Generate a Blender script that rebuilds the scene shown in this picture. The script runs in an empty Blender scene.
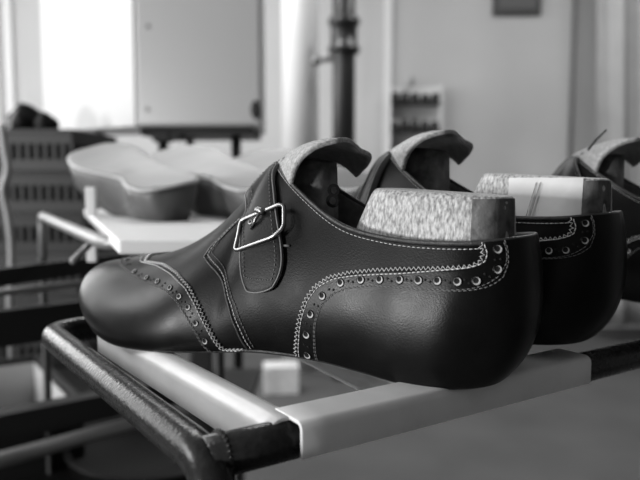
import bpy, bmesh, math, random
import numpy as np
from mathutils import Vector, Matrix
from mathutils.bvhtree import BVHTree
random.seed(4); rng = np.random.default_rng(4)
S = bpy.context.scene; C = S.collection
PI = math.pi
# ------------------------------------------------------------------ camera
FPX = 684.0; PITCH = math.radians(5.0); CAM = Vector((0, 0, 1.0))
cd = bpy.data.cameras.new('camera'); cam = bpy.data.objects.new('camera', cd); C.objects.link(cam)
cam.location = CAM; cam.rotation_euler = (PI/2 - PITCH, 0, 0)
cd.sensor_width = 36; cd.lens = 36*FPX/640; cd.clip_start = .01; cd.clip_end = 50
cd.dof.use_dof = True; cd.dof.focus_distance = .305; cd.dof.aperture_fstop = 9.0; cd.dof.aperture_blades = 9
S.camera = cam
FW = Vector((0, math.cos(PITCH), -math.sin(PITCH))); UP = Vector((0, math.sin(PITCH), math.cos(PITCH)))
def ray(px, py): return (FW*FPX + Vector((1, 0, 0))*(px-320) + UP*(240-py)).normalized()
def at(px, py, Y):
    d = ray(px, py); return CAM + d*(Y/d.y)
def on(px, py, z):
    d = ray(px, py); return CAM + d*((z-CAM.z)/d.z)
# ------------------------------------------------------------------ materials
def mat(name, col, rough=.5, metal=0, var=0, vscale=20, bump=0, bscale=200, spec=.5, col2=None, stretch=None, detail=4, coat=0, rvar=0, sheen=0):
    m = bpy.data.materials.new(name); m.use_nodes = True; nt = m.node_tree; N = nt.nodes; L = nt.links
    b = N['Principled BSDF']; g = (col, col, col, 1)
    b.inputs['Base Color'].default_value = g; b.inputs['Roughness'].default_value = rough
    b.inputs['Metallic'].default_value = metal; b.inputs['Specular IOR Level'].default_value = spec
    b.inputs['Coat Weight'].default_value = coat; b.inputs['Coat Roughness'].default_value = .15
    b.inputs['Sheen Weight'].default_value = sheen
    tc = N.new('ShaderNodeTexCoord'); mp = N.new('ShaderNodeMapping'); L.new(tc.outputs['Object'], mp.inputs[0])
    if stretch: mp.inputs['Scale'].default_value = stretch
    if var or rvar:
        n = N.new('ShaderNodeTexNoise'); n.inputs['Scale'].default_value = vscale; n.inputs['Detail'].default_value = detail
        L.new(mp.outputs[0], n.inputs['Vector'])
        if var:
            r = N.new('ShaderNodeValToRGB'); L.new(n.outputs[0], r.inputs[0])
            c2 = col2 if col2 is not None else col*(1-var)
            r.color_ramp.elements[0].position = .35; r.color_ramp.elements[1].position = .65
            r.color_ramp.elements[0].color = (c2, c2, c2, 1); r.color_ramp.elements[1].color = g
            L.new(r.outputs[0], b.inputs['Base Color'])
        if rvar:
            mr = N.new('ShaderNodeMapRange'); L.new(n.outputs[0], mr.inputs[0])
            mr.inputs[1].default_value = .3; mr.inputs[2].default_value = .7
            mr.inputs[3].default_value = max(.03, rough-rvar); mr.inputs[4].default_value = rough+rvar
            L.new(mr.outputs[0], b.inputs['Roughness'])
    if bump:
        n2 = N.new('ShaderNodeTexNoise'); n2.inputs['Scale'].default_value = bscale; n2.inputs['Detail'].default_value = 3
        L.new(mp.outputs[0], n2.inputs['Vector'])
        bp = N.new('ShaderNodeBump'); bp.inputs['Strength'].default_value = bump; bp.inputs['Distance'].default_value = .001
        L.new(n2.outputs[0], bp.inputs['Height']); L.new(bp.outputs[0], b.inputs['Normal'])
    return m
M = dict(
 leather=mat('calf_leather', .006, .40, var=.35, vscale=60, bump=.10, bscale=1400, rvar=.05, spec=.11),
 panel=mat('calf_leather_panel', .006, .34, var=.3, vscale=60, bump=.08, bscale=1400, rvar=.05, spec=.16),
 strap=mat('strap_leather', .008, .42, var=.35, vscale=70, bump=.12, bscale=1200, spec=.16),
 edge=mat('cut_leather_edge', .55, .7, var=.4, vscale=900),
 binding=mat('leather_binding', .045, .42, var=.5, vscale=300, bump=.4, bscale=1500),
 thread=mat('waxed_thread', .60, .55), thread_dark=mat('dark_thread', .16, .6),
 hole=mat('punched_hole', .008, .9),
 suede=mat('suede_lining', .52, .95, var=.45, vscale=700, bump=.9, bscale=1600, col2=.26, sheen=.2),
 lining=mat('glove_lining', .17, .7, var=.3, vscale=300, bump=.3, bscale=900),
 steel=mat('polished_steel', .24, .3, metal=1), strapedge=mat('strap_edge', .17, .5),
 lastwood=mat('worn_last_wood', .60, .55, var=.7, vscale=850, bump=.5, bscale=900, stretch=(1, 1, .4), col2=.19, detail=9),
 lastdark=mat('dark_last_wood', .16, .5, var=.5, vscale=90, bump=.6, bscale=300, detail=8, col2=.02),
 paper=mat('paper', .68, .8, var=.1, vscale=60, bump=.3, bscale=90), ink=mat('ink', .006, .9, spec=.05),
 frame=mat('black_enamel', .012, .24, var=.5, vscale=250, bump=.22, bscale=600, rvar=.07, spec=.22, detail=6, col2=.022),
 plastic=mat('milky_plastic', .82, .38, var=.12, vscale=30, bump=.12, bscale=160, spec=.5),
 board=mat('white_board', .78, .5), chrome=mat('brushed_tube', .28, .45, metal=.5),
 form=mat('pale_last_wood', .17, .42, var=.5, vscale=18, stretch=(1, .5, 1), col2=.12), rim=mat('pale_rim', .5, .5), formside=mat('form_side', .10, .5, var=.4, vscale=20),  # flanks get a darker copy of the wood, shade put into colour
 crate=mat('black_crate_plastic', .014, .5), dark=mat('dark_steel', .018, .5, spec=.3), midsteel=mat('grey_steel', .30, .45, metal=.2),
 dimwall=mat('dark_painted_plaster', .14, .85), wall=mat('painted_plaster', .55, .85, var=.06, vscale=2), floorm=mat('worn_concrete', .09, .7, var=.25, vscale=3, detail=6),  # walls behind the camera and right made dark to cut ambient reflections
 ceil=mat('ceiling_paint', .35, .9), trim=mat('white_trim', .75, .5), whitep=mat('white_enamel', .68, .35), greyp=mat('grey_enamel', .50, .35, metal=.3),
 pillar=mat('white_pillar_paint', .62, .45), pipe=mat('dark_cast_iron', .022, .35), tin=mat('dark_tin', .03, .5), cloth=mat('grey_curtain', .38, .9, var=.1, vscale=6),
 card=mat('pale_card', .45, .8), black=mat('black_rubber', .008, .6, spec=.2), glass=mat('window_glass', .9, .05),
)
M['plastic'].node_tree.nodes['Principled BSDF'].inputs['Subsurface Weight'].default_value = .25
M['plastic'].node_tree.nodes['Principled BSDF'].inputs['Subsurface Radius'].default_value = (.004, .004, .004)
# ------------------------------------------------------------------ mesh helpers
def obj(name, bm, m, parent=None, smooth=True, bev=0, loc=None, keep=False):
    me = bpy.data.meshes.new(name)
    if not keep: bmesh.ops.recalc_face_normals(bm, faces=bm.faces)
    bm.to_mesh(me); bm.free()
    for x in (m if isinstance(m, (list, tuple)) else [m]): me.materials.append(x)
    if smooth:
        for p in me.polygons: p.use_smooth = True
    o = bpy.data.objects.new(name, me); C.objects.link(o)
    if parent: o.parent = parent
    if loc is not None: o.location = loc
    if bev:
        b = o.modifiers.new('bevel', 'BEVEL'); b.width = bev; b.segments = 2; b.limit_method = 'ANGLE'; b.angle_limit = math.radians(40)
    return o
def centre(o, base=True):
    # put the origin of a lone mesh at its base
    me = o.data; co = np.array([v.co[:] for v in me.vertices]); c = (co.min(0)+co.max(0))/2
    c[2] = co[:, 2].min(); me.transform(Matrix.Translation(-Vector(c))); o.location = Vector(c)+o.location; return o
def thing(name, label, cat, loc=(0, 0, 0), rotz=0, group=None):
    o = bpy.data.objects.new(name, None); C.objects.link(o); o.location = loc; o.rotation_euler = (0, 0, rotz); o.empty_display_size = .05
    return tag(o, label, cat, group)
def tag(o, label, cat, group=None):
    o['label'] = label; o['category'] = cat
    if group: o['group'] = group
    return o
def struct(o): o['kind'] = 'structure'; return o
def tree_copy(root, parent=None):
    c = root.copy(); C.objects.link(c); c.parent = parent
    for ch in list(root.children): tree_copy(ch, c)
    return c
def box(bm, c, s, rot=None, mi=0):
    r = bmesh.ops.create_cube(bm, size=1); mt = Matrix.Translation(c) @ (rot or Matrix.Identity(4)) @ Matrix.Diagonal((*s, 1))
    bmesh.ops.transform(bm, matrix=mt, verts=r['verts'])
    for v in r['verts']:
        for f in v.link_faces: f.material_index = mi
def prism(bm, pts, z0, z1, mi=0):
    a = [bm.verts.new((p[0], p[1], z0)) for p in pts]; b = [bm.verts.new((p[0], p[1], z1)) for p in pts]; n = len(pts)
    fs = [bm.faces.new(a), bm.faces.new(b)] + [bm.faces.new((a[i], a[(i+1) % n], b[(i+1) % n], b[i])) for i in range(n)]
    for f in fs: f.material_index = mi
def fillet(pts, r, n=8):
    pts = [Vector(p) for p in pts]; out = [pts[0]]
    for i in range(1, len(pts)-1):
        p = pts[i]; a = (pts[i-1]-p); b = (pts[i+1]-p); rr = min(r, a.length*.48, b.length*.48)
        A = p + a.normalized()*rr; B = p + b.normalized()*rr
        for k in range(n+1):
            t = k/n; out.append(A*(1-t)**2 + p*2*t*(1-t) + B*t*t)
    out.append(pts[-1]); return out
def sweep(bm, pts, prof, closed=False, caps=True, up=Vector((0, 0, 1)), mi=0):
    """sweep a closed 2-D profile [(side, up)...] along the points"""
    pts = [Vector(p) for p in pts]; n = len(pts); rings = []; prev = None
    for i, p in enumerate(pts):
        if closed: t = (pts[(i+1) % n]-pts[i-1]).normalized()
        else: t = (pts[min(i+1, n-1)]-pts[max(i-1, 0)]).normalized()
        if prev is None:
            u = up - t*up.dot(t)
            if u.length < .05: u = Vector((0, 1, 0)) - t*t.y
        else: u = prev - t*prev.dot(t)
        u.normalize(); prev = u; s = t.cross(u)
        rings.append([bm.verts.new(p + s*a + u*b) for a, b in prof])
    k = len(prof)
    for i in range(n if closed else n-1):
        A = rings[i]; B = rings[(i+1) % n]
        for j in range(k):
            f = bm.faces.new((A[j], A[(j+1) % k], B[(j+1) % k], B[j])); f.material_index = mi
    if caps and not closed:
        for R in (rings[0], rings[-1]):
            f = bm.faces.new(R); f.material_index = mi
def circ(r, n=12): return [(r*math.cos(2*PI*i/n), r*math.sin(2*PI*i/n)) for i in range(n)]
def tube(bm, pts, r, n=14, **k): sweep(bm, pts, circ(r, n), **k)
def cyl(bm, a, b, r, n=20, mi=0): sweep(bm, [a, b], circ(r, n), mi=mi)
def lathe(bm, prof, c=(0, 0, 0), n=32, mi=0):
    rings = [[bm.verts.new((c[0]+r*math.cos(2*PI*i/n), c[1]+r*math.sin(2*PI*i/n), c[2]+z)) for i in range(n)] for r, z in prof]
    for A, B in zip(rings, rings[1:]):
        for i in range(n): bm.faces.new((A[i], A[(i+1) % n], B[(i+1) % n], B[i])).material_index = mi
    bm.faces.new(rings[0]); bm.faces.new(rings[-1])
def grid(bm, P, mi=0, closed_j=False):
    V = [[bm.verts.new(tuple(p)) for p in row] for row in P]
    for i in range(len(V)-1):
        m = len(V[i]); 
        for j in range(m if closed_j else m-1):
            try: bm.faces.new((V[i][j], V[i+1][j], V[i+1][(j+1) % m], V[i][(j+1) % m])).material_index = mi
            except ValueError: pass
    return V
def spline(xs, ys):
    xs = np.array(xs, float); ys = np.array(ys, float)
    if ys.ndim == 1: ys = ys[:, None]
    h = np.diff(xs); d = np.diff(ys, axis=0)/h[:, None]; m = np.zeros_like(ys)
    m[1:-1] = (d[:-1]*h[1:, None] + d[1:]*h[:-1, None])/(h[:-1]+h[1:])[:, None]
    m[0] = d[0]*1.5-m[1]*.5; m[-1] = d[-1]*1.5-m[-2]*.5
    def f(x):
        x = np.clip(x, xs[0], xs[-1]); i = int(min(np.searchsorted(xs, x, 'right')-1, len(xs)-2)); t = (x-xs[i])/h[i]
        r = (2*t**3-3*t*t+1)*ys[i] + (t**3-2*t*t+t)*h[i]*m[i] + (3*t*t-2*t**3)*ys[i+1] + (t**3-t*t)*h[i]*m[i+1]
        return r
    return f
def resample(pts, step=None, n=None):
    P = np.array(pts, float); d = np.r_[0, np.cumsum(np.linalg.norm(np.diff(P, axis=0), axis=1))]
    f = spline(d, P) if len(P) > 2 else (lambda x: P[0] + (P[1]-P[0])*x/d[-1])
    fine = np.array([np.ravel(f(x)) for x in np.linspace(0, d[-1], 300)]); dd = np.r_[0, np.cumsum(np.linalg.norm(np.diff(fine, axis=0), axis=1))]
    n = n or max(2, int(round(dd[-1]/step))+1); q = np.linspace(0, dd[-1], n)
    return np.stack([np.interp(q, dd, fine[:, k]) for k in range(P.shape[1])], 1)
# ------------------------------------------------------------------ the shoe surface
# s: heel back (0) to toe tip (1) along one side.  X forward, Y to the outer side, Z up from the feather edge plane.
#   s    Fx    yOut  yIn   Fz    ang   o1    u1     Tx    Ty    Tz    o2    d2
TAB = [
 (.00, .012, .000, .000, .004, 180, .0145, .014, .003, .000, .0640, .0045, .022),
 (.04, .014, .011, .011, .003, 152, .0145, .014, .0045, .011, .0640, .0045, .022),
 (.08, .020, .018, .018, .002, 126, .0135, .014, .009, .0190, .0635, .0045, .022),
 (.13, .032, .0235, .023, .001, 106, .013, .014, .020, .0250, .0622, .0045, .022),
 (.19, .048, .025, .024, .001, 95, .012, .014, .037, .0265, .0617, .0035, .021),
 (.26, .067, .025, .022, .003, 90, .011, .015, .056, .0262, .0628, .0035, .020),
 (.33, .086, .026, .021, .005, 87, .010, .017, .076, .0250, .0670, .004, .020),
 (.40, .105, .029, .022, .006, 84, .009, .020, .094, .0215, .0765, .006, .020),
 (.45, .120, .032, .024, .006, 83, .009, .020, .110, .0160, .0870, .010, .018),
 (.49, .132, .035, .027, .005, 84, .009, .019, .121, .0080, .0935, .014, .012),
 (.52, .140, .037, .030, .004, 86, .008, .018, .127, .0000, .0945, .017, .007),
 (.56, .152, .040, .034, .003, 88, .008, .017, .139, .0000, .0830, .022, .005),
 (.61, .166, .043, .038, .002, 89, .008, .015, .153, .0000, .0690, .027, .003),
 (.67, .184, .044, .042, .001, 86, .007, .014, .171, .0000, .0565, .030, .001),
 (.73, .202, .0425, .043, .001, 80, .007, .013, .191, .0000, .0480, .031, .000),
 (.79, .219, .038, .040, .0035, 71, .007, .012, .211, .0000, .0435, .030, .000),
 (.85, .235, .030, .033, .0075, 57, .008, .011, .226, .0000, .0410, .026, .000),
 (.90, .246, .022, .024, .0105, 42, .008, .011, .236, .0000, .0388, .022, .000),
 (.95, .254, .012, .013, .0128, 22, .008, .010, .243, .0000, .0370, .019, .000),
 (1.0, .257, .000, .000, .014, 0, .008, .009, .246, .0000, .0360, .018, .000)]
TA = np.array(TAB); TA[:, 1] *= 1.055; TA[:, 8] *= 1.05; TF = spline(TA[:, 0], TA[:, 1:])
S_THROAT = .52
def surf0(s, v, side):
    Fx, yo, yi, Fz, ang, o1, u1, Tx, Ty, Tz, o2, d2 = TF(s)
    y = yo if side > 0 else yi
    if s >= S_THROAT: Ty = 0
    Ty = max(Ty, 0); a = math.radians(ang); out = np.array([math.cos(a), math.sin(a)])
    F = np.array([Fx, y, Fz]); T = np.array([Tx, Ty, Tz])
    P1 = F + np.array([out[0]*o1, out[1]*o1, u1]); P2 = T + np.array([out[0]*o2, out[1]*o2, -d2])
    P = F*(1-v)**3 + P1*3*v*(1-v)**2 + P2*3*v*v*(1-v) + T*v**3
    P[1] *= side; return P
def surf(s, v, side=1, off=0):
    if v > 1: v = 2-v; side = -side       # over the ridge to the other side
    if s < 0: s = -s; side = -side
    P = surf0(s, v, side)
    if off:
        e = 2e-3; s0, s1 = max(0, s-e), min(1, s+e); v0, v1 = max(0, v-e), min(1, v+e)
        a = surf0(s1, v, side)-surf0(s0, v, side); b = surf0(s, v1, side)-surf0(s, v0, side)
        n = np.cross(b, a)*side; l = np.linalg.norm(n)
        if l > 1e-12: n /= l
        if v > .97 and s > S_THROAT or v > .97 and s < .02: n[1] *= min(1, (1-v)/.03) if s > S_THROAT else 1; n /= max(1e-9, np.linalg.norm(n))
        P = P + n*off
    return P
# pose of the nearest shoe
HEEL = Vector((.0915, .2835, .9125)); YAW = math.atan2(.533, -.846)
POSE = Matrix.Translation(HEEL) @ Matrix.Rotation(YAW, 4, 'Z')      # local +Y then points away; flip so that +Y faces the window side
POSE_L = POSE @ Matrix.Diagonal((1, 1, 1, 1))
# local +X = toe direction; local +Y (left of travel) = (-.533,-.846) towards the viewer
NS, NV = 150, 44
SG = np.linspace(0, 1, NS)**1.0; VG = np.linspace(0, 1, NV)
def side_grid(side, off=0, smin=0, smax=1):
    return [[surf(s, v, side, off) for v in VG] for s in SG]
G1 = side_grid(1)
_vs = [POSE @ Vector(p) for row in G1 for p in row]; _fs = [(i*NV+j, (i+1)*NV+j, (i+1)*NV+j+1, i*NV+j+1) for i in range(NS-1) for j in range(NV-1)]
BVH = BVHTree.FromPolygons(_vs, _fs)
def uv_px(px, py):
    """surface coordinates (s, v) of the outer side seen through a picture point"""
    h, n, idx, d = BVH.ray_cast(CAM, ray(px, py))
    if h is None:
        # nearest point of the silhouette
        best = min(range(len(_vs)), key=lambda k: ((_vs[k]-CAM).normalized()-ray(px, py)).length); i, j = divmod(best, NV); return (SG[i], VG[j])
    i, j = divmod(idx, NV-1)
    a, b, c = _vs[i*NV+j], _vs[(i+1)*NV+j], _vs[i*NV+j+1]
    e1, e2, q = b-a, c-a, h-a; A = np.array([[e1.dot(e1), e1.dot(e2)], [e1.dot(e2), e2.dot(e2)]]); B = np.array([q.dot(e1), q.dot(e2)])
    try: u, w = np.linalg.solve(A, B)
    except Exception: u = w = .5
    u, w = np.clip(u, 0, 1), np.clip(w, 0, 1)
    return (SG[i]+(SG[i+1]-SG[i])*u, VG[j]+(VG[j+1]-VG[j])*w)
def uvs(pts): return np.array([uv_px(*p) for p in pts])
def line3(uv, side=1, off=0): return [surf(s, v, side, off) for s, v in uv]
def zig(uv, side, amp, tooth):
    """resample a surface line by length and gimp it; returns uv pairs"""
    P = np.array(line3(uv, side)); d = np.r_[0, np.cumsum(np.linalg.norm(np.diff(P, axis=0), axis=1))]
    n = int(d[-1]/tooth)*2+1; q = np.linspace(0, d[-1], n)
    U = np.stack([np.interp(q, d, uv[:, k]) for k in (0, 1)], 1); out = U.copy()
    for i in range(1, n-1):
        s, v = U[i]; ds = surf(s+.004, v, side)-surf(s-.004, v, side); dv = surf(s, min(1, v+.01), side)-surf(s, v-.01, side)
        t3 = surf(*U[i+1], side)-surf(*U[i-1], side); t3 /= np.linalg.norm(t3)
        nn = np.cross(ds, dv); nn /= np.linalg.norm(nn); w = np.cross(nn, t3)*amp*(1 if i % 2 else -1)
        A = np.stack([ds/.008, dv/(min(1, v+.01)-v+.01)], 1); sol, *_ = np.linalg.lstsq(A, w, rcond=None)
        out[i] = np.clip(U[i]+sol, 0, 1)
    return out
def even(uv, side, step):
    P = np.array(line3(uv, side)); d = np.r_[0, np.cumsum(np.linalg.norm(np.diff(P, axis=0), axis=1))]; n = max(2, int(d[-1]/step)+1); q = np.linspace(0, d[-1], n)
    return np.stack([np.interp(q, d, uv[:, k]) for k in (0, 1)], 1)
def stitches(bm, uv, side, off=.0007, ln=.0016, gap=.0007, r=.00026, mi=0):
    U = even(uv, side, (ln+gap)/4)
    for k in range(0, len(U)-3, 4):
        P = [Vector(surf(*U[k+m], side, off + (.0002 if m in (1, 2) else -.0001))) for m in (0, 1, 2, 3)]
        if (P[3]-P[0]).length > 1e-5: sweep(bm, P, circ(r, 5), mi=mi)
def frame_at(s, v, side, off):
    p = Vector(surf(s, v, side, off)); a = Vector(surf(min(1, s+.005), v, side, off))-Vector(surf(max(0, s-.005), v, side, off)); a.normalize()
    n = (Vector(surf(s, v, side, off+.001))-p).normalized(); b = n.cross(a).normalized(); a = b.cross(n); return p, a, b, n
def hole(bm, s, v, side, off, r, ring=True):
    p, a, b, n = frame_at(s, v, side, off); k = 14 if ring else 8
    def R(rad, h, c=(0, 0)): return [bm.verts.new(p + a*(rad*math.cos(2*PI*i/k)+c[0]) + b*(rad*math.sin(2*PI*i/k)+c[1]) + n*h) for i in range(k)]
    z = Vector((0, 0, -1)); c = (z.dot(a)*r*.17 - r*.13, z.dot(b)*r*.17)
    if ring: rings = [R(r*1.28, -.0002), R(r*1.15, .00035), R(r*.98, .0003), R(r*.74, .00012, (-c[0], -c[1]))]; mats = [1, 1, 0]
    else: rings = [R(r*1.2, -.0001), R(r, .0002)]; mats = [1]
    for q, (A, B) in enumerate(zip(rings, rings[1:])):
        for i in range(k): bm.faces.new((A[i], A[(i+1) % k], B[(i+1) % k], B[i])).material_index = mats[q]
    bm.faces.new(rings[-1]).material_index = 2
# --- lines read off the picture onto the leather
CO = uvs([(297.5, 358), (297, 338), (300, 318), (306, 300), (315, 287), (330, 277), (350, 272.5), (375, 270), (400, 269), (425, 268.5), (450, 268), (470, 266.5), (480, 262), (483, 254), (480, 246), (479, 238)])
CO[0, 1] = 0; CO[-1, 1] = 1
CI = uvs([(319, 362), (316.5, 342), (317, 322), (323, 305), (335, 293.5), (350, 288), (375, 286), (400, 288), (425, 290), (450, 291), (470, 290.5), (490, 286), (502, 277), (507, 262), (506, 248), (503, 238)])
CI[0, 1] = 0; CI[-1, 1] = 1
CH = uvs([(308.5, 354), (307.6, 334), (311.7, 314), (323.5, 296), (341.8, 283), (362, 280), (380.8, 279.8), (400.7, 279.8), (419.4, 280.6), (438.5, 281), (458, 281.8), (476.3, 281), (496.7, 269.6), (497, 249.7)])
TO = uvs([(133, 261.5), (146, 262.5), (163, 265), (178, 274), (190.5, 288), (199, 304), (208, 324), (217, 340), (226, 349.5), (243, 357)])
TO = np.array([(.795, 1.0)] + [tuple(x) for x in TO[1:]]); TO[-1, 1] = 0
TI = uvs([(120, 266), (133, 276), (151, 284), (167, 291.5), (178, 302), (187, 316), (196.5, 332), (204, 345), (210, 351)])
TI = np.array([(.880, 1.0), (.852, .88), (.806, .745)] + [tuple(x) for x in TI[1:]]); TI[-1, 1] = 0
TH = uvs([(135.6, 273), (148, 279), (159, 282.5), (171.5, 288.5), (180.5, 297), (189, 307.5), (196.7, 323), (206, 340.5)]); TH = np.array([(.838, .93), (.812, .83)] + [tuple(x) for x in TH])
def arc_rs(X, side, n):
    P = np.array(line3(X, side)); d = np.r_[0, np.cumsum(np.linalg.norm(np.diff(P, axis=0), axis=1))]; q = np.linspace(0, d[-1], n)
    return np.stack([np.interp(q, d, X[:, k]) for k in (0, 1)], 1)
def panel(name, B, I, tip, parent, mt, off):
    """one leather overlay that runs round an end of the shoe, with a gimped cut edge"""
    bm = bmesh.new(); ZT = []
    for side in (1, -1):
        Z = zig(B, side, .00075, .0021); n = len(Z); U = arc_rs(B, side, n); Jf = arc_rs(I, side, 400); P3 = np.array(line3(Jf, side)); Q3 = np.array(line3(U, side))
        jj = np.array([int(np.argmin(np.linalg.norm(P3-q, axis=1))) for q in Q3], float); jj[0] = 0; jj[-1] = 399; jj = np.maximum.accumulate(jj); jj = np.minimum.accumulate(jj[::-1])[::-1]
        kk = np.convolve(np.r_[[jj[0]]*4, jj, [jj[-1]]*4], np.ones(9)/9, 'valid'); kk[0] = 0; kk[-1] = 399
        J = np.stack([np.interp(kk, np.arange(400), Jf[:, k]) for k in (0, 1)], 1)
        w = np.minimum.accumulate(J[::-1, 1])[::-1]*np.linspace(0, 1, n)**.6
        rows = [[surf(z[0], z[1], side, -.0002) for z in Z], [surf(z[0], z[1], side, off*.8) for z in Z]]
        rows.append([surf(*(z*.93+u*.05+j*.02), side, off) for z, u, j in zip(Z, U, J)])
        for t in (.2, .4, .6, .8, 1.0): rows.append([surf(*(z*(1-t)+j*t), side, off) for z, j in zip(U, J)])
        for r in range(1, 31):
            t = r/30; rows.append([surf(j[0]*(1-t)+tip*t, j[1]*(1-t)+w[i]*t, side, off) for i, j in enumerate(J)])
        ZT.append((side, [Vector(surf(z[0], z[1], side, off*.95)) for z in Z]))
        V = grid(bm, rows)
        for v in V[0]+V[1]:
            for f in v.link_faces: f.material_index = 1
    bmesh.ops.remove_doubles(bm, verts=bm.verts, dist=.00008)
    po = obj(name, bm, [mt, M['edge']], parent)
    for side, P in ZT:
        bz = bmesh.new(); sweep(bz, P, circ(.00021, 5)); obj('zigzag_stitching', bz, M['thread'], po)
    return po
def make_shoe(label, mirrored=False, tongue_flip=False):
    root = thing('monk_strap_shoe', label, 'shoe')
    # upper
    bm = bmesh.new()
    for side in (1, -1): grid(bm, side_grid(side))
    bmesh.ops.remove_doubles(bm, verts=bm.verts, dist=.00012)
    up = obj('upper', bm, [M['leather'], M['lining']], root)
    so = up.modifiers.new('thickness', 'SOLIDIFY'); so.thickness = .0018; so.offset = -1; so.material_offset = 1; so.material_offset_rim = 0
    # fold of the topline
    bm = bmesh.new(); SS = np.linspace(0, S_THROAT-.004, 60)
    pts = [Vector(surf0(s, 1, 1)) for s in SS[::-1]] + [Vector(surf0(s, 1, -1)) for s in SS[1:]]
    tube(bm, pts, .0011, 8)
    obj('topline_binding', bm, M['binding'], root)
    bm = bmesh.new()
    for side in (1, -1):
        for vv, rr in ((.945, 0), ):
            stitches(bm, np.array([(s, 1-.0020/max(.02, np.linalg.norm(surf0(s, 1, side)-surf0(s, 0, side)))*1.1) for s in np.linspace(.0, .49, 60)]), side, off=.0003, r=.00017, ln=.0012, gap=.0010)
    obj('topline_stitching', bm, M['thread'], root)
    # bottom
    bm = bmesh.new(); rows = []
    for s in np.linspace(0, 1, 70):
        a, b = surf0(s, 0, 1), surf0(s, 0, -1); rows.append([a*(1-t)+b*t + np.array([0, 0, -.0012*math.sin(PI*t)**.5]) for t in np.linspace(0, 1, 9)])
    grid(bm, rows); bmesh.ops.remove_doubles(bm, verts=bm.verts, dist=.0001)
    obj('insole', bm, M['strap'], root)
    bm = bmesh.new()
    pts = [Vector(surf0(s, 0, 1)) for s in np.linspace(0, 1, 120)] + [Vector(surf0(s, 0, -1)) for s in np.linspace(1, 0, 120)[1:-1]]
    pts = [p+Vector((0, 0, -.0004)) for p in pts]; sweep(bm, pts, [(-.0006, -.0008), (.0008, -.0008), (.0008, .0006), (-.0006, .0006)], closed=True)
    obj('feather_edge', bm, M['binding'], root)
    OFF = .0011
    # heel counter and toe cap overlays
    hc = panel('heel_counter', CO, CI, 0, root, M['panel'], OFF); tcap = panel('toe_cap', TO[::-1], TI[::-1], 1, root, M['panel'], OFF)
    for par, B, I, H, st in ((hc, CO, CI, CH, .0078), (tcap, TO, TI, TH, .0062)):
        for side in (1, -1):
            bm = bmesh.new(); bs = bmesh.new()
            for k, (s, v) in enumerate(H):
                r = .00165 if par is hc else .0014
                hole(bm, s, v, side, OFF+.0002, r)
                if k < len(H)-1:
                    m = (np.array(H[k])+H[k+1])/2; a, b_ = np.array(surf(*H[k], side)), np.array(surf(*H[k+1], side)); 
                    j0 = int(np.argmin(np.linalg.norm(B-m, axis=1))); dirn = B[j0]-m; pB = np.linalg.norm(surf(*B[j0], side)-surf(*m, side))
                    q = dirn/max(pB, 1e-4)*.0011
                    for sg in (1, -1):
                        uu = np.clip(m+q*sg, 0, 1); hole(bm, uu[0], uu[1], side, OFF+.0001, .0005, False)
            # rows of stitching: inside the gimped edge and along the inner line
            n = 60; 
            def rs(X): 
                d = np.r_[0, np.cumsum(np.linalg.norm(np.diff(X, axis=0), axis=1))]; q = np.linspace(0, d[-1], n); return np.stack([np.interp(q, d, X[:, k]) for k in (0, 1)], 1)
            Bq, Iq = rs(B), rs(I)
            stitches(bs, Bq*.84+Iq*.16, side, off=OFF+.0001, r=.00026, ln=.0013, gap=.0008)
            stitches(bs, Iq, side, off=OFF+.0001, r=.0002, ln=.0012, gap=.0008, mi=1)
            stitches(bs, Iq*.93+Bq*.07, side, off=OFF+.0001, r=.00018, ln=.0012, gap=.0008, mi=1)
            obj('broguing', bm, [M['edge'], M['panel'], M['hole']], par)
            obj('stitching', bs, [M['thread'], M['thread_dark']], par)
    # quarter seam: a raised folded edge and two rows of thread
    Q = uvs([(236, 222), (225, 233), (213, 245), (204.5, 257), (211, 266), (219, 275), (225, 289), (229, 306), (237, 330), (248, 353)]); Q[-1, 1] = 0
    for side in (1, -1):
        bm = bmesh.new(); bs = bmesh.new()
        Qe = even(Q, side, .0015); tube(bm, [Vector(surf(s, v, side, .0002)) for s, v in Qe], .0006, 8)
        d = np.gradient(Qe, axis=0); d /= np.maximum(1e-6, np.linalg.norm(d, axis=1))[:, None]
        for k in (1.0, 2.1):
            stitches(bs, np.array([(s-.0062*k, min(1, v+.002*k)) for s, v in Qe]), side, off=.0003, r=.0002, ln=.0012, gap=.0008, mi=int(k > 2))
        qs = obj('quarter_seam', bm, M['binding'], root); obj('seam_stitching', bs, [M['thread'], M['thread_dark']], qs)
    # strap
    Lp = uvs([(248, 289), (244, 276), (243, 262), (243.5, 245), (246, 225), (249, 206), (254, 190)]); Rp = uvs([(275, 287), (281, 276), (284, 262), (283, 245), (280, 225), (277.5, 206), (276, 190)])
    lv = [tuple(x) for x in Lp] + [(.545, .93), (.532, 1.0), (.528, 1.10), (.53, 1.35), (.53, 1.6)]
    rv = [tuple(x) for x in Rp] + [(.488, .93), (.490, 1.0), (.492, 1.10), (.49, 1.35), (.49, 1.6)]
    Lr, Rr = resample(lv, n=46), resample(rv, n=46)
    bm = bmesh.new(); top, bot = [], []
    cl = (Lr[0]+Rr[0])/2
    for i in range(46):
        k = i/45; T_, B_ = [], []
        lift = .0024 + .0016*min(1, max(0, (i-20)/10))
        for j in range(13):
            t = j/12; q = Lr[i]*(1-t)+Rr[i]*t
            bow = math.sin(PI*t)
            if i < 6: q = q + np.array([.0, -.028*bow**.6*(1-i/6)])
            T_.append(surf(q[0], q[1], 1, lift + .0003*bow**.5)); B_.append(surf(q[0], q[1], 1, .0002))
        top.append(T_); bot.append(B_)
    grid(bm, top); grid(bm, bot)
    def rim(a, b, mi):
        V = grid(bm, [a, b], mi)
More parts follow.
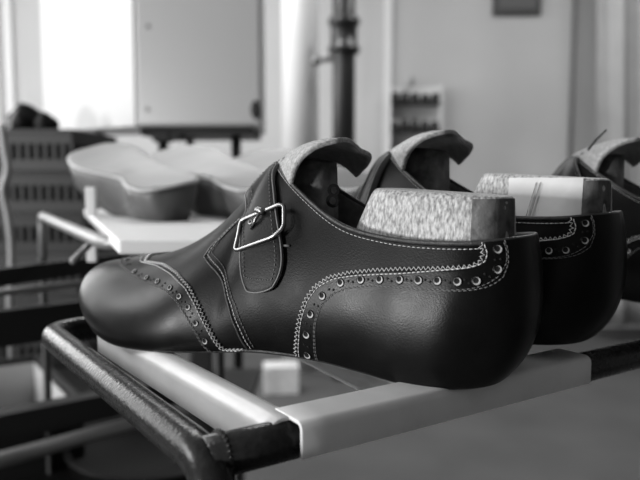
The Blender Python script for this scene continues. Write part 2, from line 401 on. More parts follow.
    rim([r[0] for r in top], [r[0] for r in bot], 1); rim([r[-1] for r in top], [r[-1] for r in bot], 1); rim(top[0], bot[0], 1); rim(top[-1], bot[-1], 1)
    bmesh.ops.remove_doubles(bm, verts=bm.verts, dist=.00002)
    bz = bmesh.new(); tube(bz, [Vector(top[i][0]) for i in range(40, 0, -1)]+[Vector(p) for p in top[0]]+[Vector(top[i][12]) for i in range(1, 41)], .00038, 6)
    st = obj('strap', bm, [M['strap'], M['strapedge']], root, bev=.0004)
    obj('strap_piping', bz, M['strapedge'], st)
    bm = bmesh.new()
    for t in (.12, .88):
        P = [Vector(surf(*(Lr[i]*(1-t)+Rr[i]*t+(np.array([0, -.028*math.sin(PI*t)**.6*(1-i/6)]) if i < 6 else 0)), 1, .0030)) for i in range(2, 44)]
        P = [Vector(p) for p in resample([tuple(p) for p in P], step=.0011)]
        for k in range(0, len(P)-1, 2): cyl(bm, P[k], P[k+1], .0002, 5)
    P = [Vector(surf(*(Lr[2]*(1-t)+Rr[2]*t+np.array([0, -.028*math.sin(PI*t)**.6*(1-2/6)])), 1, .0030)) for t in np.linspace(.12, .88, 24)]
    for k in range(0, len(P)-1, 2): cyl(bm, P[k], P[k+1], .0002, 5)
    obj('strap_stitching', bm, M['thread_dark'], st)
    # buckle
    IP = POSE.inverted()
    def bp(px, py, off): s, v = uv_px(px, py); p = Vector(surf(s, v, 1, 0)); return p + ((IP @ CAM)-p).normalized()*off
    OB = .0052
    fr = fillet([bp(240, 221, OB), bp(278, 204.5, OB), bp(283.5, 204, OB), bp(283.5, 229, OB), bp(274, 236, OB), bp(236, 250.5, OB), bp(235.5, 247, OB)], .006, 6)
    fr = [bp(238, 236, OB)] + [Vector(p) for p in fillet([bp(238, 236, OB), bp(241, 220.5, OB), bp(279, 204.5, OB), bp(284, 206, OB), bp(284, 227, OB), bp(273, 237, OB), bp(234.5, 251, OB), bp(238, 236, OB)], .0024, 6)][1:-1]
    bm = bmesh.new(); tube(bm, fr, .00105, 10, closed=True)
    bk = obj('buckle', bm, M['steel'], root)
    bm = bmesh.new(); a, b_ = bp(261, 211, OB+.001), bp(251, 229, .0040)
    tube(bm, [a, a*.5+b_*.5+Vector((0, .0007, 0)), b_], .0007, 8); tube(bm, [bp(257, 210, OB), bp(264, 212, OB)], .0017, 8)
    obj('prong', bm, M['steel'], bk)
    bm = bmesh.new(); s, v = uv_px(254.5, 224.5); hole(bm, s, v, 1, .0031, .0011)
    obj('strap_hole', bm, [M['edge'], M['steel'], M['hole']], st)
    # keeper tab behind the strap
    bm = bmesh.new(); a = uvs([(282, 246), (290, 246)]); stitches(bm, np.array([a[0], a[1]]), 1, off=.0006, r=.0006, ln=.004, gap=.001)
    obj('keeper_stitch', bm, M['thread_dark'], root)
    # tongue: a curled suede sheet, underside coloured darker for its shade
    g = [[(291, 186, .021), (299, 163, .0215), (314, 149, .021), (338, 141, .014)],
         [(284, 172, .012), (296, 153, .013), (318, 143, .012), (350, 140.5, .006)],
         [(279, 163, .000), (298, 151, .002), (325, 143, .000), (362, 151, -.004)],
         [(281, 165, -.010), (303, 154, -.011), (335, 150, -.013), (372, 157, -.015)],
         [(285, 171, -.018), (305, 161, -.020), (337, 162, -.022), (357, 178, -.024)]]
    def lp(px, py, yl):
        # point of the plane y_local = yl seen through a picture point
        o = IP @ CAM; d = (IP.to_3x3() @ ray(px, py)); return o + d*((yl-o.y)/d.y)
    W = np.array([[tuple(lp(*p)) for p in row] for row in g])
    if tongue_flip: W = W*np.array([1, 1, 1])
    fine = np.array([resample(row, n=26) for row in W]); cols = np.stack([resample(fine[:, k], n=30) for k in range(26)], 1)
    cols += rng.normal(0, .00012, cols.shape)
    bm = bmesh.new(); grid(bm, cols.tolist())
    bmesh.ops.recalc_face_normals(bm, faces=bm.faces); bm.faces.ensure_lookup_table()
    up_ = sum(f.normal.z for f in bm.faces)
    if up_ < 0: bmesh.ops.reverse_faces(bm, faces=bm.faces)
    tg = obj('tongue', bm, [M['suede'], M['lining']], root, keep=True)
    so = tg.modifiers.new('thickness', 'SOLIDIFY'); so.thickness = .0026; so.offset = 0; so.material_offset = 1; so.material_offset_rim = 0
    sb = tg.modifiers.new('smooth', 'SUBSURF'); sb.levels = 1; sb.render_levels = 1
    tg['label'] = 'curled tongue with pale suede lining'
    return root
def make_last(label):
    root = thing('shoe_last', label, 'shoe last')
    # rear block: a flat topped wooden block in the back of the shoe
    def block(x0, x1f, wf, ztf, z0, nx=30, nz=22, taper=.75, slant=0, slantb=0):
        rows = []
        for k in range(nz+1):
            t = k/nz; sh = 1-(1-taper)*t; ring = []
            a = x0 + slantb*t; b = x1f - slant*t; cx, hx = (a+b)/2, (b-a)/2
            e = 1 if t < .93 else 1-.10*((t-.93)/.07)**2
            for i in range(140):
                th = 2*PI*i/140; c, s_ = math.cos(th), math.sin(th)
                px = cx+hx*math.copysign(abs(c)**.45, c)*(e*.2+.8); X = px
                py = wf*sh*math.copysign(abs(s_)**.6, s_)*(e)
                ring.append((X, py, z0+(ztf(X)-z0)*t))
            rows.append(ring)
        bm = bmesh.new(); V = grid(bm, rows, closed_j=True); bm.faces.new(V[0]); bm.faces.new(V[-1]); return bm
    bm = block(.0105, .100, .0225, lambda x: .0805+.055*(x-.01), .028, taper=.74, slant=.026, slantb=.002)
    hb = obj('heel_block', bm, M['lastwood'], root, bev=.0012)
    bm = block(.101, .142, .0150, lambda x: .097+.1*(x-.103), .03, taper=.62, slant=.014, slantb=.0)
    fb = obj('fore_block', bm, M['lastdark'], root, bev=.001); fb['label'] = 'dark front part marked 8'
    # dark worn end of the block
    return root, hb, fb
shoe = make_shoe('dark leather monk strap shoe nearest the camera, silver buckle, whole side in view')
shoe.matrix_world = POSE
last, hb, fb = make_last('scratched grey wooden last standing in the nearest shoe'); last.matrix_world = POSE
# numeral 8 on the front block
tcu = bpy.data.curves.new('numeral', 'FONT'); tcu.body = '8'; tcu.size = .016; tcu.align_x = 'CENTER'; tcu.align_y = 'CENTER'; tcu.extrude = .0002
tmp = bpy.data.objects.new('numeral_src', tcu); C.objects.link(tmp); bpy.context.view_layer.update()
me = bpy.data.meshes.new_from_object(tmp.evaluated_get(bpy.context.evaluated_depsgraph_get())); bpy.data.objects.remove(tmp)
num = bpy.data.objects.new('numeral', me); C.objects.link(num); num.parent = fb; me.materials.clear(); me.materials.append(M['ink'])
# paper strip + dark end for the lasts
def side_patch(x0, x1, z0, z1, m, parent, name, y=.0226, taper=.74, lines=False, side=1, zt=lambda x: .0805+.055*(x-.01), over=False):
    bm = bmesh.new(); rows = []
    for i in range(15):
        X = x0+(x1-x0)*i/14; row = []
        cx, hx = .0552, .0447
        for k in range(11):
            z = z0+(z1-z0)*k/10; t = (z-.028)/(zt(X)-.028); t = min(t, 1)
            c = min(1, abs((X-(cx-.012*t))/(hx-.014*t))); c = c**(1/.45); s_ = math.sqrt(max(0, 1-c*c)) if c < 1 else 0
            yy = y*(1-(1-taper)*t)*s_**.6
            row.append((X, side*(yy+.0006), z))
        rows.append(row)
    grid(bm, rows); return obj(name, bm, m, parent)
IPOSE = POSE.inverted()
def lpt(px, py, yl, P=IPOSE):
    o = P @ CAM; d = P.to_3x3() @ ray(px, py); return o + d*((yl-o.y)/d.y)
q = lpt(333, 197, .0135); num.matrix_local = Matrix.Translation(q) @ Matrix(((-1, 0, 0, 0), (0, 0, 1, 0), (0, 1, 0, 0), (0, 0, 0, 1))) @ Matrix.Rotation(-.12, 4, 'Z')
side_patch(.0106, .0235, .046, .0798, M['lastdark'], hb, 'worn_end')
# second and third shoe, each with its own last
def pose(hx, hy, hz, dx, dy): return Matrix.Translation((hx, hy, hz)) @ Matrix.Rotation(math.atan2(dy, dx), 4, 'Z')
P2 = pose(.145, .326, .9200, -.77, .635); P3 = pose(.280, .395, .920, -.77, .635)
shoe2 = tree_copy(shoe); shoe2.matrix_world = P2 @ Matrix.Diagonal((1, -1, 1, 1))
shoe2['label'] = 'dark leather shoe right behind the nearest one, only its heel side and tongue in view'
for ch in shoe2.children:
    if ch.name.startswith('tongue'): ch.matrix_local = Matrix.Diagonal((1, -1, 1, 1))
shoe3 = tree_copy(shoe); shoe3.matrix_world = P3; shoe3['label'] = 'blurred dark leather shoe cut off by the right edge of the picture'
last2 = tree_copy(last); last2.matrix_world = P2 @ Matrix.Translation((-.0045, 0, .0)); last2['label'] = 'wooden last with a white paper strip in the second shoe'
last3 = tree_copy(last); last3.matrix_world = P3; last3['label'] = 'blurred wooden last in the shoe at the right picture edge'
for r in (last2, last3):
    for ch in list(r.children):
        if ch.name.startswith('fore_block'):
            for g in list(ch.children): bpy.data.objects.remove(g)
            if 'label' in ch: del ch['label']
hb2 = [c for c in last2.children if c.name.startswith('heel_block')][0]
for c_ in list(hb2.children): bpy.data.objects.remove(c_)
side_patch(.0106, .0188, .046, .0798, M['lastdark'], hb2, 'worn_end')
ps = side_patch(.0190, .055, .052, .0812, M['paper'], hb2, 'paper_strip', zt=lambda x: .0805+.055*(x-.01)); ps['label'] = 'white paper strip with two pencil lines'
bm = bmesh.new()
for X, k in ((.0405, 0), (.0425, 1)):
    pts = [(X+.006*(1-t)-.002, .0226*(1-.26*min(1, (.054+.025*t-.028)/.0545))*1.0+.0013, .054+.025*t) for t in np.linspace(0, 1, 8)]
    sweep(bm, pts, [(-.00022, -.0001), (.00022, -.0001), (.00022, .0001), (-.00022, .0001)])
obj('pencil_line', bm, M['ink'], hb2)
# a loose thread end on the third shoe
bm = bmesh.new(); tube(bm, [at(588, 150, .44), at(596, 140, .445), at(606, 130, .455)], .0007, 6)
obj('loose_thread', bm, M['strap'], shoe3).matrix_parent_inverse = shoe3.matrix_world.inverted()
# ------------------------------------------------------------------ the trolley that carries the shoes
ZR = .9133
A = on(302, 423, ZR); B = on(592, 356, ZR); ax = (B-A).normalized(); perp = Vector((-ax.y, ax.x, 0)).normalized()   # towards the back
I1 = on(290.6, 398, ZR); CW = abs((I1-A).dot(perp)); print('cover width', CW, 'len', (B-A).length)
CW = min(max(CW, .014), .022)
def channel(w, h, r=.0035, t=.0016):
    """inverted U; x from -w/2..w/2, top at 0"""
    o = []; n = 5
    pts_o = [(-w/2, -h)] + [(-w/2+r-r*math.cos(PI/2*i/n), -r+r*math.sin(PI/2*i/n)) for i in range(n+1)] + [(w/2-r+r*math.sin(PI/2*i/n), -r+r*math.cos(PI/2*i/n)) for i in range(n+1)] + [(w/2, -h)]
    ri = max(r-t, .0005); 
    pts_i = [(w/2-t, -h)] + [(w/2-t-ri+ri*math.cos(PI/2*i/n), -t-ri+ri*math.sin(PI/2*i/n)) for i in range(n+1)] + [(-w/2+t+ri-ri*math.sin(PI/2*i/n), -t-ri+ri*math.cos(PI/2*i/n)) for i in range(n+1)] + [(-w/2+t, -h)]
    return pts_o+pts_i
trolley = thing('shoe_trolley', 'black tubular shoe trolley with milky plastic covers, under the three leather shoes', 'trolley', (0, .35, 0))
def child(o, p):
    o.parent = p; o.matrix_parent_inverse = Matrix.Translation(p.location).inverted(); return o
mid = perp*(CW/2)
TR = .0078; ZC = ZR-.0018-TR
bm = bmesh.new()
n_ = 14; pts = [A+mid+(B-A)*i/n_ for i in range(n_+1)]
sweep(bm, pts, channel(CW, .0138)); child(obj('rail_cover', bm, M['plastic'], None, bev=.0005), trolley)
# end bar: far corner, along, bend down as the leg
zc = ZC
far = on(48, 333, zc); e0 = on(66, 346, zc); e1 = on(160, 420, zc); near = on(211, 463, zc)
crossdir = ax
toe0 = far; toe1 = far + ax*.80
joint = None
# intersection of end bar line and cross rail axis
ca = A+mid; ca.z = zc; cb = B+mid; cb.z = zc
bm = bmesh.new()
d_end = (near-far).normalized()
# cross rail axis meets the end bar
import mathutils
M2 = np.array([[d_end.x, -ax.x], [d_end.y, -ax.y]]); sol = np.linalg.solve(M2, np.array([ca.x-far.x, ca.y-far.y])); J = far + d_end*sol[0]; print('J', J, 'near', near)
legtop = J + d_end*.006
pts = fillet([toe1, far, legtop, legtop + d_end*.012 + Vector((0, 0, -.035)), legtop + d_end*.014 + Vector((0, 0, -.10)), Vector((legtop.x+d_end.x*.014, legtop.y+d_end.y*.014, .05))], .022, 10)
tube(bm, pts, TR, 20)
child(obj('end_frame', bm, M['frame']), trolley)
bm = bmesh.new(); tube(bm, [J, ca, cb, cb+ax*.48], TR, 20)
child(obj('heel_rail', bm, M['frame']), trolley)
bm = bmesh.new(); 
for k in range(26):      # weld bead around the joint
    th = 2*PI*k/26; side = ax.cross(Vector((0, 0, 1))); p = J+ax*(TR*.75) + (side*math.cos(th)+Vector((0, 0, 1))*math.sin(th))*(TR+.0004)
    bmesh.ops.create_icosphere(bm, subdivisions=1, radius=.0010+.0004*random.random(), matrix=Matrix.Translation(p))
child(obj('weld', bm, M['frame']), trolley)
fe = cb+ax*.48
for p, q_ in ((fe, Vector((fe.x, fe.y, .05))), (toe1, Vector((toe1.x, toe1.y, .05)))):
    bm = bmesh.new(); tube(bm, [p, q_], TR, 16); child(obj('leg', bm, M['frame']), trolley)
for p in (Vector((legtop.x+d_end.x*.014, legtop.y+d_end.y*.014, 0)), Vector((fe.x, fe.y, 0)), Vector((toe1.x, toe1.y, 0))):
    bm = bmesh.new(); cyl(bm, p+Vector((-.012, 0, .026)), p+Vector((.012, 0, .026)), .026, 24); box(bm, p+Vector((0, 0, .05)), (.03, .03, .012)); child(obj('castor', bm, M['black']), trolley)
# covers that run from the heel rail to the toe rail
def cover(a_px, b_px, w, h, name='bar_cover', sag=.0):
    a = on(*a_px, ZR-.0004); b = on(*b_px, ZR-.0004); d = (b-a).normalized(); left = Vector((-d.y, d.x, 0))
    bm = bmesh.new(); n = 16
    pts = [a + left*w/2 + (b-a)*i/n + Vector((0, 0, -sag*math.sin(PI*i/n))) for i in range(n+1)]
    sweep(bm, pts, channel(w, h, r=.006, t=.0016)); child(obj(name, bm, M['plastic'], None, bev=.0004), trolley)
    bm = bmesh.new(); tube(bm, [p+Vector((0, 0, -.0085)) for p in pts], .0058, 12); child(obj('spacer_bar', bm, M['frame']), trolley)
cover((304, 413), (122, 322), .0155, .0165)
cover((430, 372), (250, 300), .016, .0165)
# ------------------------------------------------------------------ the trolley behind with the bare lasts
tr2 = thing('shoe_trolley', 'second tubular trolley in the left background, under the bare lasts', 'trolley', (-.25, .75, 0))
zt = .948
bm = bmesh.new(); c0 = on(42, 216, zt); c1 = on(104, 243, zt); c2 = on(330, 246, zt-.002)
bm3 = bmesh.new(); tube(bm3, [(c0.x-.002, c0.y+.003, 0), (c0.x-.002, c0.y+.003, .89)], .0058, 12); child(obj('leg', bm3, M['dark']), tr2)
pts = fillet([Vector((c0.x-.002, c0.y+.003, .885)), Vector((c0.x, c0.y, zt)), c1, c1+Vector((.63, .01, 0))], .014, 8); tube(bm, pts, .0062, 14)
child(obj('end_frame', bm, M['chrome']), tr2)
for dx, dy in ((.05, .30), (.62, .01)):
    p = c1+Vector((dx, dy, -.004)); bm = bmesh.new(); tube(bm, [p, Vector((p.x, p.y, 0))], .006, 12); child(obj('leg', bm, M['dark']), tr2)
bm = bmesh.new(); tube(bm, [on(91, 243, zt-.004), on(72, 262, .93)], .003, 8); child(obj('brace', bm, M['chrome']), tr2)
bm = bmesh.new(); b0 = on(84, 209, .958); b1 = on(118, 240, .958); b2 = b1+Vector((.36, .0, 0)); b3 = Vector((b2.x, b0.y+.06, .958))
b3b = Vector((b0.x, b0.y, .958)); prism(bm, [b0, b1, b2, b3], .9475, .958); board = child(obj('board', bm, M['board'], None, smooth=False, bev=.002), tr2)
for (px, py0, py1) in ((91, 187, 215), (92, 238, 262)):
    bm = bmesh.new(); p = at(px, (py0+py1)/2, .70); h = (py1-py0)*.70/684; box(bm, p, (.010, .006, h)); child(obj('stop_post', bm, M['board'], None, smooth=False, bev=.001), tr2)
RL = lambda X: .18+.14*min(1, max(0, (X-.05)/.12))
def bare_last(x, y, z, dx, dy, label, lift):
    st = [(0, .020, 0), (.010, .029, 0), (.03, .034, .003), (.065, .033, .008), (.10, .032, .014), (.13, .033, .019), (.16, .035, .025), (.19, .038, .031), (.22, .037, .036), (.25, .030, .041), (.270, .018, .044), (.278, .006, .044)]
    fT = spline([q[0] for q in st], [q[1:] for q in st]); r = thing('bare_last', label, 'shoe last', (x, y, z), math.atan2(dy, dx), 'bare lasts lying sole up on the white board')
    bm = bmesh.new(); rows = []
    for X in np.linspace(0, .278, 40):
        w, up = fT(X); w = max(w, .003); zt = .036+up*lift; yc = 0; pin = 1-.42*math.exp(-((X-.105)/.038)**2); zb = max(0, (X-.13))*.30*lift
        th = zt-zb; row = []
        for k in range(17):
            t = k/16; # from left bottom, up, across the sole, down
            a = -PI/2 + PI*t
            row.append((X+.012*(1 if X > .02 else 0)*0, yc+w*math.copysign(abs(math.sin(a))**.8, math.sin(a))*.97, zb+th*.93*max(0, math.cos(a))**.25 if False else 0))
        # explicit section: bottom, flank, rim
        row = [(X+.02*(X/.278), yc-w*.62, zb), (X, yc-w*.88, zb+th*.35), (X, yc-w*1.0, zb+th*.75), (X, yc-w, zb+th*.93), (X, yc-w*.95, zt), (X, yc-w*.6, zt-.001), (X, yc, zt-.002), (X, yc+w*.6, zt-.001), (X, yc+w*.95, zt), (X, yc+w, zb+th*.93), (X, yc+w, zb+th*.75), (X, yc+w*.88, zb+th*.35), (X+.02*(X/.278), yc+w*.62, zb)]
        row = [(a_, b_*(pin if b_ > 0 else 1), c_-RL(X)*b_*min(1, max(0, (c_-zb)/th))) for a_, b_, c_ in row]
        rows.append(row)
    V = grid(bm, rows, closed_j=True); bm.faces.new(V[0]); bm.faces.new(V[-1])
    obj('last_body', bm, M['formside'], r)
    bm = bmesh.new(); rows = []
    for X in np.linspace(-.001, .279, 44):
        w, up = fT(max(0, min(.278, X))); w = max(w, .003); zt = .036+up*lift+.0006; yc = 0; pin = 1-.42*math.exp(-((X-.105)/.038)**2)
        rows.append([(X, yc+w*1.03*math.sin(t*PI/2)*(pin if t > 0 else 1), zt-.0016*(1-t*t)-RL(X)*w*math.sin(t*PI/2)) for t in np.linspace(-1, 1, 13)])
    top = grid(bm, rows)
    sb = obj('sole_face', bm, M['form'], r); so = sb.modifiers.new('t', 'SOLIDIFY'); so.thickness = .003; so.offset = -1
    bm = bmesh.new(); edge = [Vector(rw[0])+Vector((0, 0, 0)) for rw in rows] + [Vector(rw[-1]) for rw in rows[::-1]]
    tube(bm, edge, .0016, 8, closed=True); obj('sole_rim', bm, M['rim'], r)
    return r
hx = on(168, 222, .958)
bare_last(hx.x+.006, hx.y+.012, .958, -.60, .80, 'bare wooden last lying sole up, leftmost on the white board', 1.05)
bare_last(hx.x+.104, hx.y+.030, .958, -.60, .80, 'bare wooden last lying sole up, middle of the three on the white board', 1.0)
bare_last(hx.x+.212, hx.y+.06, .958, -.60, .80, 'bare wooden last mostly hidden behind the strap of the nearest shoe', .9)
# ------------------------------------------------------------------ steel rack at the left
rack = thing('steel_rack', 'dark steel rack of flat rails crossing the left side behind the shoe toe', 'rack', (-.45, .9, 0))
def bar(p, q, w, h, m, name, ext0=.5, ext1=.20, r=0):
    d = (q-p).normalized(); a = p-d*ext0; b = q+d*ext1
    bm = bmesh.new()
    if r: tube(bm, [a-Vector((0, 0, r)), b-Vector((0, 0, r))], r, 16)
    else: sweep(bm, [a, b], [(-w/2, -h), (w/2, -h), (w/2, 0), (-w/2, 0)])
    child(obj(name, bm, m, None, smooth=bool(r), bev=0 if r else .0012), rack); return a, b
bar(on(0, 268, .885), on(82, 258, .885), .012, .024, M['dark'], 'rail')
bar(on(0, 289, .872), on(82, 280, .872), .010, .009, M['midsteel'], 'lower_rail', r=.0045)
aa, bb = bar(on(0, 310, .84), on(85, 300, .84), .014, .046, M['dark'], 'rail')
bar(on(0, 412, .70), on(62, 400, .70), .03, .035, M['dark'], 'rail')
bar(on(0, 452, .67), on(130, 417, .67), .02, .02, M['midsteel'], 'shelf_tube', r=.010, ext1=.12)
for p in (aa+(bb-aa)*.05, aa+(bb-aa)*.97):
    bm = bmesh.new(); box(bm, Vector((p.x, p.y+.02, .445)), (.03, .02, .89)); child(obj('post', bm, M['dark'], None, smooth=False, bev=.002), rack)
# shelf the crate and the pan stand on
bm = bmesh.new(); box(bm, Vector((-.575, 1.10, .55)), (.87, .95, .02)); child(obj('lower_shelf', bm, M['dark'], None, smooth=False, bev=.002), rack)
def crate(name, label, p, rz, L, W, H, m, slots=True, group=None, liner=None):
    r = thing(name, label, 'crate', p, rz, group)
    bm = bmesh.new(); t = .006
    def wall(cx, cy, lx, ly):
        if not slots: box(bm, (cx, cy, H/2), (lx, ly, H)); return
        ln = max(lx, ly); n = max(4, int(ln/.022)); 
        for z0, z1 in ((0, H*.28), (H*.68, H)): box(bm, (cx, cy, (z0+z1)/2), (lx, ly, z1-z0))
        for i in range(n+1):
            o = -ln/2+ln*i/n; s = (.008, ly) if lx > ly else (lx, .008)
            box(bm, (cx+(o if lx > ly else 0), cy+(0 if lx > ly else o), H*.48), (*s, H*.42))
    if slots:
        bm2 = bmesh.new()
        for c_, s_ in (((0, -W/2+t, H/2), (L-.01, .002, H*.9)), ((0, W/2-t, H/2), (L-.01, .002, H*.9)), ((-L/2+t, 0, H/2), (.002, W-.01, H*.9)), ((L/2-t, 0, H/2), (.002, W-.01, H*.9))): box(bm2, c_, s_)
        obj('inner_lining', bm2, M['black'], r, smooth=False)  # black sheets added behind the slots so no wall light shows through
    wall(0, -W/2, L, t); wall(0, W/2, L, t); wall(-L/2, 0, t, W); wall(L/2, 0, t, W)
    box(bm, (0, 0, t/2), (L, W, t)); obj('crate_body', bm, m, r, smooth=False)
    bm = bmesh.new(); pts = [(-L/2, -W/2, H), (L/2, -W/2, H), (L/2, W/2, H), (-L/2, W/2, H)]
    sweep(bm, [Vector(q) for q in pts], [(-.008, -.006), (.008, -.006), (.008, .004), (-.008, .004)], closed=True); obj('crate_rim', bm, m, r, smooth=False, bev=.001)
    if liner:
        bm = bmesh.new(); box(bm, (0, W/2-.008, H*.5), (L-.02, .002, H*.86)); box(bm, (0, 0, .010), (L-.02, W-.02, .003)); box(bm, (L/2-.008, 0, H*.5), (.002, W-.02, H*.86)); obj('liner', bm, liner, r, smooth=False)
    return r
k0 = on(38, 358, .66); k1 = on(84, 404, .66); dv = (k1-k0).normalized()
ang = math.atan2(dv.y, dv.x)+PI/2; cc = k0+dv*.15; lx = Vector((math.cos(ang), math.sin(ang), 0)); cc = cc - lx*.20
crate('crate', 'low black crate with pale paper inside, on the shelf under the trolley bar', (cc.x, cc.y, .5605), ang, .40, .32, .0995, M['crate'], slots=False, liner=M['card'])
bm = bmesh.new(); lathe(bm, [(.0, 0), (.11, .0), (.135, .008), (.14, .03), (.142, .03), (.143, .034), (.137, .034), (.13, .012), (.0, .006)], (0, 0, 0), 48)
pan = obj('round_pan', bm, M['black'], None, loc=(-.25, 1.04, .5605)); tag(pan, 'shallow round black pan at the lower left, cut by the bottom edge', 'pan')
# ------------------------------------------------------------------ crates on a bench at the far left
bench = thing('low_bench', 'low dark bench beneath the pile of black crates', 'bench', (-.85, 1.85, 0))
bm = bmesh.new(); box(bm, (0, 0, .50), (.60, .45, .03)); obj('bench_top', bm, M['dark'], bench, smooth=False, bev=.003)
for sx in (-.27, .27):
    for sy in (-.19, .19):
        bm = bmesh.new(); box(bm, (sx, sy, .2425), (.04, .04, .485)); obj('leg', bm, M['dark'], bench, smooth=False, bev=.003)
names = ['topmost', 'second from the top', 'third from the top', 'fourth from the top', 'fifth from the top', 'bottom']
for k in range(6):
    crate('crate', 'black slotted crate, %s of the pile at the far left' % names[k], (-.82+.008*((k*5) % 3), 1.85+.01*(k % 2), .516+.1015*(5-k)), .03*((k % 3)-1), .44, .32, .096, M['crate'], group=None)
def lump(name, label, cat, px, py, Y, sx, sz, m, z=None):
    bm = bmesh.new(); bmesh.ops.create_uvsphere(bm, u_segments=24, v_segments=14, radius=1)
    for v in bm.verts:
        k = 1+.12*math.sin(5*v.co.x+px)+.08*math.cos(7*v.co.y+3*v.co.z); v.co = Vector((v.co.x*sx*k, v.co.y*sx*.8*k, max(v.co.z, -.6)*sz*k))
    p = at(px, py, Y); o = obj(name, bm, m, None, loc=p); mn = min(v.co.z for v in o.data.vertices)
    if z is not None: o.location.z = z-mn
    tag(o, label, cat); return o
lump('leather_bundle', 'dark rolled leather bundle on the topmost crate', 'bundle', 27, 118, 1.85, .055, .045, M['strap'], z=1.122)
lump('leather_scrap', 'small dark scrap of leather at the right end of the topmost crate', 'scrap', 46, 124, 1.80, .03, .03, M['black'], z=1.122)
bm = bmesh.new(); bmesh.ops.create_icosphere(bm, subdivisions=3, radius=.012); kb = obj('white_ball', bm, M['card'], None, loc=at(28, 187, 1.66)); 
bpy.data.objects.remove(kb)
# bent pale hose at the left edge
bm = bmesh.new(); tube(bm, [Vector(p) for p in resample([tuple(at(*p)) for p in ((2, 125, 1.3), (5, 150, 1.3), (8, 170, 1.3), (3, 190, 1.3), (8, 215, 1.3), (11, 240, 1.3), (10, 300, 1.3))], n=40)] + [Vector((at(10, 300, 1.3).x, 1.3, .012))], .008, 12)
tag(obj('bent_hose', bm, M['chrome']), 'pale bent hose hanging at the left picture edge in front of the crates', 'hose')
# ------------------------------------------------------------------ enamel machine cabinet on legs
cab = thing('machine_cabinet', 'tall two-sided enamel cabinet on dark legs, white side and grey front', 'cabinet', (-.5, 2.1, 0))
zb = 1.150
def gnd(px, py, z=zb): return on(px, py, z)
cm = at(137, 126.5, 1.90); cl = at(46, 132, 2.16); cr = at(262, 126.5, 1.88); zb = cm.z
foot = [(cl.x, cl.y), (cm.x, cm.y), (cr.x, cr.y), (cr.x-.02, cr.y+.38), (cl.x+.02, cl.y+.12)]
bm = bmesh.new(); prism(bm, foot, zb, zb+.75)
child(obj('cabinet_body', bm, M['greyp'], None, smooth=False, bev=.004), cab)
def plate(a, b, z0, z1, t, m, name, ins=0.0, bev=.003):
    a = Vector((a[0], a[1], 0)); b = Vector((b[0], b[1], 0)); d = (b-a).normalized(); n = Vector((d.y, -d.x, 0))
    bm = bmesh.new(); p = [a+d*ins, b-d*ins, b-d*ins+n*t, a+d*ins+n*t]; prism(bm, p, z0, z1); return child(obj(name, bm, m, None, smooth=False, bev=bev), cab)
plate(foot[0], foot[1], zb+.0, zb+.75, .006, M['whitep'], 'side_panel')['label'] = 'white side panel'
plate(foot[1], foot[2], zb+.006, zb+.75, .004, M['greyp'], 'door', .006)
# raised white oval on the white side, screws and catch on the grey door
dl = (Vector(foot[1]+(0,))-Vector(foot[0]+(0,))).normalized(); nl = Vector((dl.y, -dl.x, 0))
def disc_on(px, py, Yg, n, r, t, m, name, sz=1):
    p = at(px, py, Yg); bm = bmesh.new(); sweep(bm, [p, p+n*t], [(a*1, b*sz) for a, b in circ(r, 28)]); return child(obj(name, bm, m, None, bev=.001), cab)
def Y_on(px, a, b):
    a = Vector(a); b = Vector(b); r = ray(px, 180); k = r.x/r.y; d = b-a; t = (a.x-k*a.y)/(k*d.y-d.x); return a.y+d.y*t
disc_on(85, 48, Y_on(85, foot[0], foot[1])-.006, nl, .021, .004, M['board'], 'round_cap', 1.9)
dr = (Vector(foot[2]+(0,))-Vector(foot[1]+(0,))).normalized(); nr = Vector((dr.y, -dr.x, 0))
disc_on(147, 109, Y_on(147, foot[1], foot[2])-.005, nr, .006, .003, M['midsteel'], 'screw'); disc_on(147, 26, Y_on(147, foot[1], foot[2])-.005, nr, .006, .003, M['midsteel'], 'screw')
disc_on(256, 110, Y_on(256, foot[1], foot[2])-.005, nr, .013, .012, M['dark'], 'catch', 1.9)
bm = bmesh.new(); prism(bm, [(cm.x+.0, cm.y+.03), (cr.x-.03, cr.y+.03), (cr.x-.03, cr.y+.32), (cm.x+.0, cm.y+.32)], zb-.022, zb); child(obj('chassis', bm, M['dark'], None, smooth=False, bev=.002), cab)
for px, Y in ((163, 1.95), (236, 1.98)):
    p = at(px, 140, Y); bm = bmesh.new(); cyl(bm, Vector((p.x, p.y, 0)), Vector((p.x, p.y, zb-.02)), .014, 16); child(obj('leg', bm, M['dark']), cab)
for px, Y in ((100, 2.2), (190, 2.22)):
    p = at(px, 140, Y); bm = bmesh.new(); cyl(bm, Vector((p.x, p.y, 0)), Vector((p.x, p.y, zb)), .012, 16); child(obj('leg', bm, M['dark']), cab)
for px, s_ in ((163, .03), (178, .022)):
    p = at(px, 137, 1.93); bm = bmesh.new(); box(bm, p, (s_*1.6, .05, s_)); child(obj('motor_block', bm, M['dark'], None, smooth=False, bev=.005), cab)
